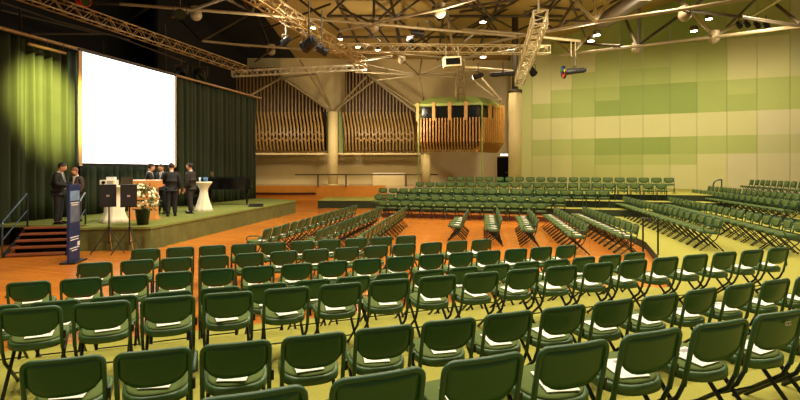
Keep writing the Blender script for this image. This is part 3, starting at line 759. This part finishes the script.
def person(label, loc, rz, H=1.8, armL=None, armR=None, hair=M_hair, suit=M_suit, lean=0.0, nod=.25, headturn=0, step=0, hips=.0, slim=1.0, skirt=False, tie=M_tie):
    """local +Y is forwards, +X the person's right... arms: (elbow, wrist) in metres for H=1.8"""
    root=thing('person',label,'person',loc,rz,'people on the stage'); k=H/1.8; root.scale=(k*1.05,k*1.05,k*1.035)
    def Ln(p): # lean the upper body forwards about the hips
        p=Vector(p); 
        if p.z>.95: p.y+=math.tan(lean)*(p.z-.95)
        return p
    V=[];E=[]
    def chain(pts,start=None):
        prev=start
        for p,r in pts:
            V.append((p,r)); i=len(V)-1
            if prev is not None: E.append((prev,i))
            prev=i
        return prev
    hx,hy,hz=0,0,0
    nk=Ln((0,-.01,1.50)); hd=Ln((0,.02,1.62)); 
    chain([(Ln((0,0,.97)),(.125*slim,.10))]); pel=0
    ch=chain([(Ln((0,0,1.12)),(.12*slim,.09)),(Ln((0,-.01,1.32)),(.14*slim,.10))],pel)
    neck=chain([(Ln((0,-.01,1.44)),(.07,.06)),(nk,.05)],ch)
    dirn=Vector((math.sin(headturn)*math.cos(nod),math.cos(headturn)*math.cos(nod),-math.sin(nod))); up=Vector((math.sin(headturn)*math.sin(nod),math.cos(headturn)*math.sin(nod),math.cos(nod)))
    c=nk+Vector((0,.01,.02))
    hdi=chain([(c+up*.05+dirn*.025,(.078,.084)),(c+up*.12+dirn*.02,(.088,.104)),(c+up*.19+dirn*.005,(.084,.096)),(c+up*.24,(.052,.058))],neck)
    hmid=hdi-2
    side=dirn.cross(up)
    chain([(c+up*.115+dirn*.128,.018)],hmid)
    def arm(s,spec):
        el,wr=spec
        sh=Ln((s*.155*slim,-.01,1.40)); sh2=Ln((s*.195*slim,-.01,1.37))
        el=Vector((s*el[0],el[1],el[2])); wr=Vector((s*wr[0],wr[1],wr[2]))
        e=chain([(sh,.06),(sh2,.055),(sh2.lerp(el,.5),.046),(el,.038),(el.lerp(wr,.45),.037),(wr,.026)],ch)
        d=(wr-el).normalized(); sd=d.cross(Vector((s,0,0))); 
        if sd.length<.1: sd=Vector((0,0,1))
        sd.normalize(); pn=sd.cross(d).normalized()
        palm=chain([(wr+d*.05,(.036,.018)),(wr+d*.085,(.038,.016))],e)
        for f,(o,l) in enumerate(((-.027,.066),(-.009,.078),(.009,.073),(.027,.058))):
            b=wr+d*.10+sd*o
            chain([(b,.0085),(b+d*l*.55-pn*.006*s,.0078),(b+d*l-pn*.022*s,.006)],palm)
        tb=wr+d*.035+sd*-.032
        chain([(tb,.011),(tb+d*.03-sd*.018,.009),(tb+d*.055-sd*.022,.007)],e)
        return sh,sh2,el,wr
    aL=arm(-1,armL or ((.25,-.03,1.12),(.25,.05,.88))); aR=arm(1,armR or ((.25,-.03,1.12),(.25,.05,.88)))
    legs=[]
    for s in (-1,1):
        st=step*s
        hp=Vector((s*.085,0,.90)); kn=Vector((s*.10,.02+st*.5,.50)); an=Vector((s*.105,-.02+st,.085))
        chain([(hp,.088),(hp.lerp(kn,.5),.075),(kn,.056),(kn.lerp(an,.4),.052),(an,.036),(an+Vector((s*.01,.08,-.045)),(.036,.03)),(an+Vector((s*.02,.16,-.055)),(.036,.022))],pel); legs.append((hp,kn,an))
    skin_mesh('body',V,E,M_skin,root,1)
    # face
    for s in (-1,1):
        m=MB(); p=c+up*.135+dirn*.108+side*s*.032; m.sphere(p,.011,8,6); m.build('eye',M_eye,root)
        m=MB(); p=c+up*.12+dirn*.005+side*s*.088; m.sphere(p,.022,8,6,(.5,.8,1.3)); m.build('ear',M_skin,root)
    m=MB(); m.sphere(c+up*.075+dirn*.106,.022,8,6,(1,.5,.35)); m.build('mouth',mat('lip',(170,90,80),.5),root)
    m=MB(); vs=[];n=14;q=7
    Rm=Matrix((side,dirn,up)).transposed()
    for j in range(q+1):
        th=(PI*.70)*j/q
        for i in range(n):
            ph=2*PI*i/n; f=Vector((.093*math.sin(th)*math.cos(ph),.112*math.sin(th)*math.sin(ph)-.008,.112*math.cos(th)))
            if f.y>.0: f.z=max(f.z,-.05+min(1,f.y/.05)*.10); f.y=min(f.y,.080)
            f*=1+.03*math.sin(ph*5+j)
            vs.append(c+up*.15+dirn*-.004+Rm@f)
    m.add(vs,[(j*n+i,j*n+(i+1)%n,(j+1)*n+(i+1)%n,(j+1)*n+i) for j in range(q) for i in range(n)]+[tuple(q*n+i for i in range(n))],True); m.build('hair',hair,root)
    # jacket
    V=[];E=[]
    pel=chain([(Ln((0,0,1.0)),(.185*slim,.145))])
    chain([(Ln((0,0,.84)),(.20*slim,.155))],pel)
    ch=chain([(Ln((0,0,1.14)),(.175*slim,.135)),(Ln((0,-.01,1.33)),(.20*slim,.145))],pel)
    chain([(Ln((0,-.015,1.44)),(.085,.07))],ch)
    for (sh,sh2,el,wr) in (aL,aR):
        chain([(sh,.095),(sh2,.09),(sh2.lerp(el,.5),.076),(el,.066),(el.lerp(wr,.5),.06),(el.lerp(wr,.93),.05)],ch)
    skin_mesh('jacket',V,E,suit,root,1)
    V=[];E=[]
    pel=chain([(Vector((0,0,.97)),(.14*slim,.12))])
    for hp,kn,an in legs: chain([(hp,.125),(hp.lerp(kn,.5),.108),(kn,.088),(kn.lerp(an,.5),.078),(an+Vector((0,0,-.02)),.072)],pel)
    skin_mesh('trousers',V,E,suit,root,1)
    for hp,kn,an in legs:
        m=MB(); s=1 if hp.x>0 else -1
        m.sphere(an+Vector((s*.012,.065,-.04)),.07,12,6,(.68,2.0,.62)); m.box(an+Vector((s*.01,.05,-.075)),(.085,.25,.02)); m.build('shoe',M_gblack,root)
    m=MB(); m.lathe([(.062,0),(.056,.045)],Ln((0,-.005,1.485))-Vector((0,0,.015)),14)
    p=[Ln((x,y,z)) for x,y,z in ((-.05,.085,1.475),(.05,.085,1.475),(.0,.137,1.20))]
    m.add([*p,*[v+Vector((0,-.05,0)) for v in p]],[(0,1,2),(5,4,3),(0,3,4,1),(1,4,5,2),(2,5,3,0)],False); m.build('shirt',M_shirt,root)
    if tie:
        m=MB(); a=Ln((0,.10,1.46)); b=Ln((0,.146,1.2)); m.tube(a,b,.012,6,.024); m.build('tie',tie,root)
    return root
def Yat(px,py_feet,z=ZS): 
    Y=(CAMZ-z)*F/(py_feet-HOR); return ((px-400)/F*Y,Y,z)
# facing angle rz: 0 looks away from the camera (+Y); -90deg looks to +X
person('man in a dark suit at the top of the steps looking down at papers',Yat(58.5,224.2),math.radians(-78),1.80,
       armL=((.24,.06,1.16),(.16,.34,1.12)),armR=((.24,.04,1.14),(.14,.33,1.10)),nod=.55,lean=.05)
person('woman with short auburn hair in a grey jacket beside the banner stand',Yat(76.5,221.3),math.radians(165),1.66,
       armL=((.24,.0,1.12),(.22,.14,.92)),armR=((.24,.06,1.14),(.18,.28,1.05)),hair=M_hair2,suit=M_suit2,nod=.5,slim=.9,tie=None)
person('man in a dark suit behind the lectern, leftmost of the lectern group',(-8.55,17.75,ZS),math.radians(-60),1.80,nod=.35,
       armR=((.24,.06,1.14),(.2,.28,1.08)),tie=None)
person('man with dark hair facing the camera behind the lectern',(-8.75,19.1,ZS),math.radians(178),1.80,nod=.45)
person('man in a black suit seen from behind, standing right of the lectern',Yat(171.5,216.2),math.radians(28),1.82,nod=.3,hips=.1,
       armL=((.24,.08,1.16),(.16,.3,1.12)),step=.05)
person('man in a brown-black suit standing sideways beside the tall white table',Yat(190.5,213.3),math.radians(82),1.84,suit=mat('suit_brown_black',(40,30,28),.75),nod=.2,
       armL=((.25,-.02,1.1),(.24,.08,.86)),armR=((.25,.02,1.12),(.2,.22,.96)),step=.09)

# ------------------------------------------------------------------ roof space frame
SF={}
def frame(name_label):
    r=thing('roof_space_frame',name_label,'roof structure',group='steel roof frames'); return r
def pipes(root,lst,rad,mt,nm='steel_tube'):
    for (p,q,za,zb) in lst:
        a=atz(*p,za) if za>0 else at(*p,-za); b=atz(*q,zb) if zb>0 else at(*q,-zb)
        m=MB(); m.tube(a,b,rad,8); m.build(nm,mt,root)
def balls(root,lst,z=9,r=.26):
    for px,py in lst:
        m=MB(); c=atz(px,py,z); m.sphere(c,r,14,8); m.tube(c,(c.x,c.y,c.z+.35),r*.9,12); m.build('node_ball',M_alu if 0 else M_steel,root)
L=9.0; U=11.4
r=frame('steel tube roof frame spanning the upper left above the screen')
pipes(r,[((120,4),(250,14),L,L),((250,14),(374,24),L,L),((172,17),(225,-2),L,L),((202,41),(250,46),L,L),((230,44),(327,51),L,L)],.07,M_steel)
pipes(r,[((257,15),(271,50),U,L),((271,50),(255,62),L,L-.6),((271,50),(300,36),L,U),((250,14),(262,-6),L,U),((250,14),(238,-8),L,U),((202,41),(250,14),L,U),((202,41),(178,17),L,U),((150,6),(120,26),L,U),((60,2),(120,4),L,L),((225,-2),(257,15),L,U)],.06,M_steeld)
balls(r,[(271,51),(196,15)])
r=frame('steel tube roof frame over the centre, with the lower node at mid ceiling')
pipes(r,[((374,24),(440,30),L,L),((440,30),(516,36),L,L),((340,31),(440,9),L,L),((440,9),(475,-1),L,L),((382,53),(460,59),L,L),((357,61),(392,56),L,L),((327,51),(382,53),L,L)],.07,M_steel)
pipes(r,[((374,-6),(374,24),U,L),((340,3),(380,42),U,L+.6),((390,-3),(401,44),U,L),((427,21),(452,42),L,U),((402,59),(374,24),L,U),((402,59),(430,38),L,U),((374,24),(340,8),L,U),((374,24),(400,0),L,U),((300,0),(340,31),U,L),((262,8),(300,32),U,L),((330,4),(262,30),U,U),((440,9),(420,-10),L,U),((440,9),(466,40),L,U),((440,9),(400,18),L,U)],.065,M_steeld)
balls(r,[(374,27),(402,60),(440,12)])
r=frame('radiating steel struts in front of the beige gable wall')
pipes(r,[((419,75),(355,62),8.6,9.6),((419,75),(402,60),8.6,L),((419,75),(422,57),8.6,L+1),((419,75),(457,58),8.6,L),((419,75),(377,80),8.6,8.4),((419,75),(470,78),8.6,8.4),((419,75),(424,103),8.6,7.3),((419,75),(355,72),8.6,8.8),((419,75),(478,70),8.6,8.8)],.06,M_steel)
pipes(r,[((333,112),(373,81),-41.8,-38),((333,112),(316,74),-41.8,-38),((333,112),(285,80),-41.8,-40),((333,112),(366,77),-41.8,-40),((375,79),(417,107),-40,-40),((316,74),(281,78),-38,-40),((249,96),(281,78),-36,-40),((333,112),(300,60),-41.8,-36)],.075,M_steel)
r=frame('steel roof frame above the balcony, joined to the tall column')
pipes(r,[((516,4),(460,12),-32,U),((516,4),(460,35),-32,U),((516,4),(580,10),-32,U),((516,4),(552,28),-32,U),((516,4),(500,-4),-32,U)],.08,M_steeld)
pipes(r,[((462,29),(525,34),L+.6,L+.6),((475,46),(522,36),L,L),((522,36),(595,22),L,L),((460,45),(482,27),L,U),((542,37),(580,41),L,L),((557,42),(572,54),U,L),((572,54),(580,41),L,L+.5),((450,60),(516,50),L,L),((465,67),(513,71),8.4,8.2),((470,78),(500,101),8.4,-33),((478,74),(502,101),8.4,-33),((516,88),(535,60),-32.5,L),((458,60),(458,100),L,-36),((464,60),(464,100),L,-36),((445,0),(455,60),U,L)],.08,M_steel)
pipes(r,[((430,12),(514,0),U,U),((450,-4),(516,30),U,U),((540,20),(595,22),U,L),((560,0),(530,30),U,U)],.07,M_steeld)
r=frame('bright steel roof frame with hanging nodes in front of the green wall')
pipes(r,[((595,22),(685,9),L,L),((560,29),(595,22),L,L),((685,9),(770,-5),L,L),((560,56),(572,54),L,L),((572,54),(637,46),L,L),((637,46),(714,37),L,L),((714,37),(800,26),L,L),((800,26),(840,20),L,L)],.085,M_steel)
pipes(r,[((572,-3),(595,21),U,L),((595,-3),(595,21),U,L),((611,-2),(595,21),U,L),((572,54),(595,28),L,U),((572,54),(557,42),L,U),((692,13),(714,36),U,L),((714,36),(745,20),L,U),((745,20),(784,-3),U,U)],.085,M_alu)
pipes(r,[((637,46),(626,20),L,U),((639,46),(639,0),L,U),((637,46),(682,14),L,U),((684,10),(742,17),L,U),((727,27),(757,-2),U,U),((777,5),(800,24),U,L),((575,0),(560,25),U,L),((742,17),(800,26),L+.6,L),((690,9),(670,-6),L,U),((690,9),(710,-6),L,U),((560,42),(620,46),U,L)],.085,M_steeld)
balls(r,[(637,49),(685,15),(714,38)],L,.28)
m=MB(); a=atz(603,22,10); b=atz(645,-6,10); m.tube(a,b,.42,4); tag(m.build('air_duct',M_steeld),'dark square air duct under the roof, upper right','duct')
# deck purlins
r=frame('dark purlins running under the roof deck')
for k,Y in enumerate((22,27,32,37,42)):
    m=MB(); m.tube((-4.5,Y,11.75),(10,Y,11.75),.09,6); m.build('purlin',M_steeld,r)
for x in (-4,-1,2,5,8):
    m=MB(); m.tube((x,18,11.6),(x+1.2,44,11.6),.08,6); m.build('purlin',M_steeld,r)
for k in range(8):
    m=MB(); x=-4+k*1.8; m.tube((x,22+ (k%3)*5,11.7),(x+4,30+(k%3)*5,10.9),.07,6); m.build('brace',M_steeld,r)
    m=MB(); m.tube((x+4,22+ (k%3)*5,11.7),(x,29+(k%3)*5,10.9),.07,6); m.build('brace',M_steeld,r)
# dark frame above the curtains
r=frame('dim dark frame over the curtains at the upper left')
pipes(r,[((0,2),(60,22),-19,-22),((60,22),(130,40),-22,-26),((0,10),(100,34),-19,-24),((30,34),(110,34),-20,-24),((110,34),(185,62),-24,-28),((103,40),(103,57),-24,-22),((20,10),(21,33),-19,-18),((140,30),(200,60),-26,-30),((165,25),(166,70),-27,-28)],.04,M_steeld)

def truss(p0,p1,w,label,mt=M_alu,up=Vector((0,0,1))):
    p0=Vector(p0);p1=Vector(p1); d=(p1-p0); Lg=d.length; d=d/Lg; a=d.cross(up).normalized(); b=a.cross(d).normalized()
    r=thing('lighting_truss',label,'truss',(0,0,0),0,'box lighting trusses'); h=w/2
    cs=[(a*sx+b*sy)*h for sx,sy in ((-1,-1),(1,-1),(1,1),(-1,1))]
    for c in cs:
        m=MB(); m.tube(p0+c,p1+c,w*.075,6); m.build('chord',mt,r)
    m=MB(); n=max(2,int(Lg/w/1.0)); 
    for k in range(n):
        s0=p0+d*Lg*k/n; s1=p0+d*Lg*(k+1)/n
        for q in range(4):
            c1=cs[q]; c2=cs[(q+1)%4]
            if k%2: c1,c2=c2,c1
            m.tube(s0+c1,s1+c2,w*.04,5,cap=False)
            if k==0: m.tube(s0+c1,s0+c2,w*.05,5)
            if k==n-1: m.tube(s1+c1,s1+c2,w*.05,5)
    m.build('lacing',mt,r); return r
truss(atz(15,-9,7.6),atz(245,70,7.6),.36,'lattice lighting truss descending across the upper left above the screen',mat('truss_bronze',(150,124,80),.4,.5))
truss(atz(240,-14,8.2),atz(364,64,8.0),.46,'thick lattice lighting truss slanting down left of the ceiling centre',mat('truss_gold',(176,146,92),.4,.5))
truss(atz(330,48,8.5),atz(549,50,8.6),.40,'level lattice lighting truss across the middle of the ceiling')
truss(atz(232,74,7.9),atz(366,67,8.5),.32,'slim lattice truss running level above the left slatted panel',mat('truss_pale',(235,228,205),.4,.2))
truss(atz(541,17,7.6),atz(519,82,7.65),.47,'pale lattice lighting truss receding towards the tall column')
m=MB(); q=atz(541,17,7.6); m.tube((q.x,q.y+.3,7.86),(q.x,q.y+.3,12.6),.04); tag(m.build('hanger_rod',M_alu),'thin hanger rod holding the receding pale truss','rod')

# fixtures
def fixture(px,py,Y,L_,rad,rot,label,drop=.8,glow=None,wheel=False,mt=M_black):
    c=at(px,py,Y); r=thing('stage_light',label,'spotlight',c,0,'stage lights hung from the roof')
    R=Matrix.Rotation(rot[0],3,'Z')@Matrix.Rotation(rot[1],3,'Y')
    ax=R@Vector((1,0,0)); m=MB(); m.tube(-ax*L_/2,ax*L_*.2,rad*.9,14); m.tube(ax*L_*.2,ax*L_/2,rad,14); m.tube(-ax*L_*.62,-ax*L_/2,rad*.6,12); m.build('housing',mt,r)
    m=MB(); s=Vector((-ax.y,ax.x,0)).normalized()*rad*1.15
    m.path([-s,-s+Vector((0,0,rad*1.5)),s+Vector((0,0,rad*1.5)),s],.025,6); m.tube((0,0,rad*1.5),(0,0,drop),.03); m.build('yoke',M_steeld,r)
    m=MB(); m.tube(ax*(L_/2),ax*(L_/2+.02),rad*.85,14); m.build('lens',glow or M_gblack,r)
    return r,ax
lampm=mat('spot_lens_glow',(255,240,200),.5,emis=((1,.84,.5),16))
rt,ax=fixture(575,71,27,.95,.16,(PI+.1,.12),'black follow spot with a round colour wheel, hanging before the green wall',1.0)
w=MB(); cw=ax*.62
cols5=[(200,30,30),(230,200,30),(30,70,190),(30,150,60),(120,30,130),(230,120,30)]
wm=[M_black]+[mat('gel_%d'%i,c,.3,emis=([v for v in srgb(c)],.6)) for i,c in enumerate(cols5)]
wr=thing('colour_wheel','','') if False else None
n=24; w.cur=0; w.tube(cw-ax*.02,cw+ax*.02,.34,24)
bx_,by_=ax.orthogonal().normalized(),None; by_=ax.cross(bx_)
for face in (1,-1):
    for i in range(6):
        w.cur=i+1; a=i*PI/3; cc=cw+ax*.03*face+(bx_*math.cos(a)+by_*math.sin(a))*.2; w.tube(cc-ax*.006,cc+ax*.006,.085,12)
w.build('colour_wheel',wm,rt)
fixture(532,71,34,.6,.24,(.6,.7),'small black spotlight tilted down just right of the tall column',.7)
fixture(503,74,28,1.15,.14,(0,-.08),'long black profile spot left of the tall column',.7)
fixture(478,76,28,.5,.15,(2.6,.2),'black spotlight with a glowing lens above the balcony',.7,glow=lampm)
fixture(309,44,19.5,.55,.24,(2.6,.45),'large black moving light with coloured lens under the slanting truss',1.9,glow=mat('pink_lens',(230,60,170),.3,emis=((.9,.1,.6),1.2)))
fixture(286,41,22,.4,.16,(2.4,.3),'black lamp hanging left of the slanting truss',2.2)
fixture(322,50,21,.45,.18,(.4,.5),'dark lamp tucked beneath the foot of the slanting truss',1.6)
fixture(200,76,25,.62,.30,(-1.2,.6),'large black lamp hung above the right curtain',.8)
fixture(181,73,24,.5,.24,(-1.2,.6),'smaller black lamp hung above the right edge of the screen',.7)
fixture(180,14,20,.5,.2,(-1.2,.3),'dark lamp high above the projection screen',.6)
fixture(83,1,17,.4,.18,(-.6,.3),'red lamp at the very top left above the truss',.5,mt=mat('red_paint',(190,40,24),.5))
fixture(438,13,25,.6,.24,(-.6,.9),'black lamp cluster at the central roof node',.5)
fixture(418,33,26,.6,.16,(.1,.1),'black lamp on the chord right of centre',.5)
fixture(411,42,30,.5,.22,(1.2,.5),'dim black lamp behind the level truss',.5)
r=thing('floodlight','boxy pale-framed floodlight under the level truss','spotlight',at(452,62,25),.1,'stage lights hung from the roof')
m=MB(); m.box((0,0,0),(.86,.4,.46),Matrix.Rotation(-.08,3,'Y')); m.build('housing',M_alu,r)
m=MB(); m.box((0,-.21,.0),(.7,.03,.3),Matrix.Rotation(-.08,3,'Y')); m.build('glass_front',M_gblack,r)
m=MB(); m.tube((-.3,0,.2),(-.3,0,.8),.03); m.tube((.3,0,.2),(.3,0,.8),.03); m.build('bracket',M_steel,r)
for i,(px,py) in enumerate([(739,25),(747,24),(757,25),(766,25)]):
    fixture(px,py,27,.35,.13,(-1.6,.8),'small spotlight hanging at upper right, %s from the left of four'%ORD[i],.5)
r=thing('ceiling_bracket','steel bracket carrying the follow spot','bracket'); m=MB()
c=at(573,56,27); 
for dx in (-.1,.12): m.tube((c.x+dx,27,8.15),(c.x+dx,27,L),.03)
m.build('bracket_bars',M_steel,r)

# glowing downlights: lamp discs followed by the house lights and added fill lamps
def downlight(p,label,rad=.28):
    r=thing('downlight',label,'lamp',p,0,'round ceiling downlights')
    m=MB(); m.lathe([(rad*1.25,.0),(rad*1.25,.22),(rad*.6,.3)],n=18); m.build('lamp_can',M_steeld,r)
    m=MB(); m.lathe([(rad,-.02),(rad,.0)],n=18); m.build('glowing_face',M_lamp,r)
DL=[((483,22),11.0,'left of the tall column'),((483,57),9.3,'just above the floodlight'),((709,19),11.2,'upper right, larger of two'),((694,31),10.2,'upper right, smaller of two'),
    ((597,35),10.2,'below the bright node at right'),((591,41),9.6,'under the lower chord at right'),((340,39),9,'on the level truss left end'),((313,28),8.6,'on the slanting truss'),((358,47),8.7,'second on the level truss'),((378,50),8.7,'third on the level truss')]
for (p,z,l) in DL: downlight(atz(*p,z),'round glowing ceiling lamp '+l,.11 if z<9.1 else .17)

def lamp(kind,loc,energy,color=(1,.80,.46),aim=None,ang=150,blend=.6,size=.25):
    d=bpy.data.lights.new('hall_and_fill_lamp',kind); d.energy=energy; d.color=color
    if kind=='SPOT': d.spot_size=math.radians(ang); d.spot_blend=blend
    d.shadow_soft_size=size
    o=bpy.data.objects.new('hall_and_fill_lamp',d); C.objects.link(o); o.location=loc
    if aim is not None: o.rotation_euler=(Vector(aim)-Vector(loc)).to_track_quat('-Z','Y').to_euler()
    return o
HW=(1,.87,.64)
for x,y in ((-5,4),(0,4),(5,5),(10,8),(2,9),(-4,10),(8,14),(14,16),(1,16),(-2,19),(5,21),(11,22),(17,24)):
    lamp('SPOT',(x,y,10.8),1500,HW,(x,y+.3,0),140,.7,.35)
for x,y in ((0,30),(6,30),(12,29)): lamp('SPOT',(x,y,10.6),900,HW,(x,y+2,0),140,.7,.35)
# wall washers for the green wall and the gallery
for px in (540,620,700,780):
    w=wallY(px); lamp('SPOT',(w.x-3.0,w.y-6.5,8.8),1350,(1,.9,.66),(w.x,w.y,4.5),110,.9,.4)
lamp('SPOT',(-3,37,6.5),800,HW,(-2,46,2.2),120,.8,.3); lamp('SPOT',(-10,37,6.5),700,HW,(-9,46,1.5),120,.8,.3)
lamp('SPOT',(0,33,5.6),1300,(1,.8,.45),(0,43,7.5),110,.8,.3); lamp('SPOT',(-8,33,6),700,(1,.75,.4),(-8,43,6.5),100,.8,.3)  # lamps added to brighten the timber slats, no fixture here
lamp('SPOT',(4,28,8.3),900,(1,.78,.42),(4.2,36.5,5),70,.8,.3)
# stage lamps
lamp('SPOT',(-6.2,13.2,8.2),34000,(1,.88,.22),(-11.5,16.9,4.4),24,.9,.2)
lamp('SPOT',(-4.2,14,7.8),1500,(1,.84,.55),(-8.3,17.8,.8),55,.8,.2)
lamp('SPOT',(-3.8,20,7.8),1100,(1,.84,.55),(-7.8,23,.8),60,.8,.2)
lamp('SPOT',(-6,9,8.5),500,HW,(-7,11,0),120,.8,.3)
# point lamps added without fixtures to brighten the steelwork from below
for x,y,e in ((2,22,600),(9,25,650),(-2,32,650),(17,24,420),(-5,22,350)):
    lamp('POINT',(x,y,8.2),e,(1,.84,.58),size=.3)

w=bpy.data.worlds.new('hall_ambient'); bpy.context.scene.world=w; w.use_nodes=True
w.node_tree.nodes['Background'].inputs[0].default_value=(1,.82,.5,1); w.node_tree.nodes['Background'].inputs[1].default_value=.2

# ------------------------------------------------------------------ camera
cd=bpy.data.cameras.new('camera'); cam=bpy.data.objects.new('camera',cd); C.objects.link(cam)
cam.location=(0,0,CAMZ); cam.rotation_euler=(PI/2,0,0); cd.sensor_width=36; cd.lens=F/800*36; cd.shift_y=(HOR-200)/800; cd.clip_end=200
S=bpy.context.scene; S.camera=cam
S.view_settings.view_transform='Standard'; S.view_settings.look='None'; S.view_settings.gamma=1; S.view_settings.exposure=0
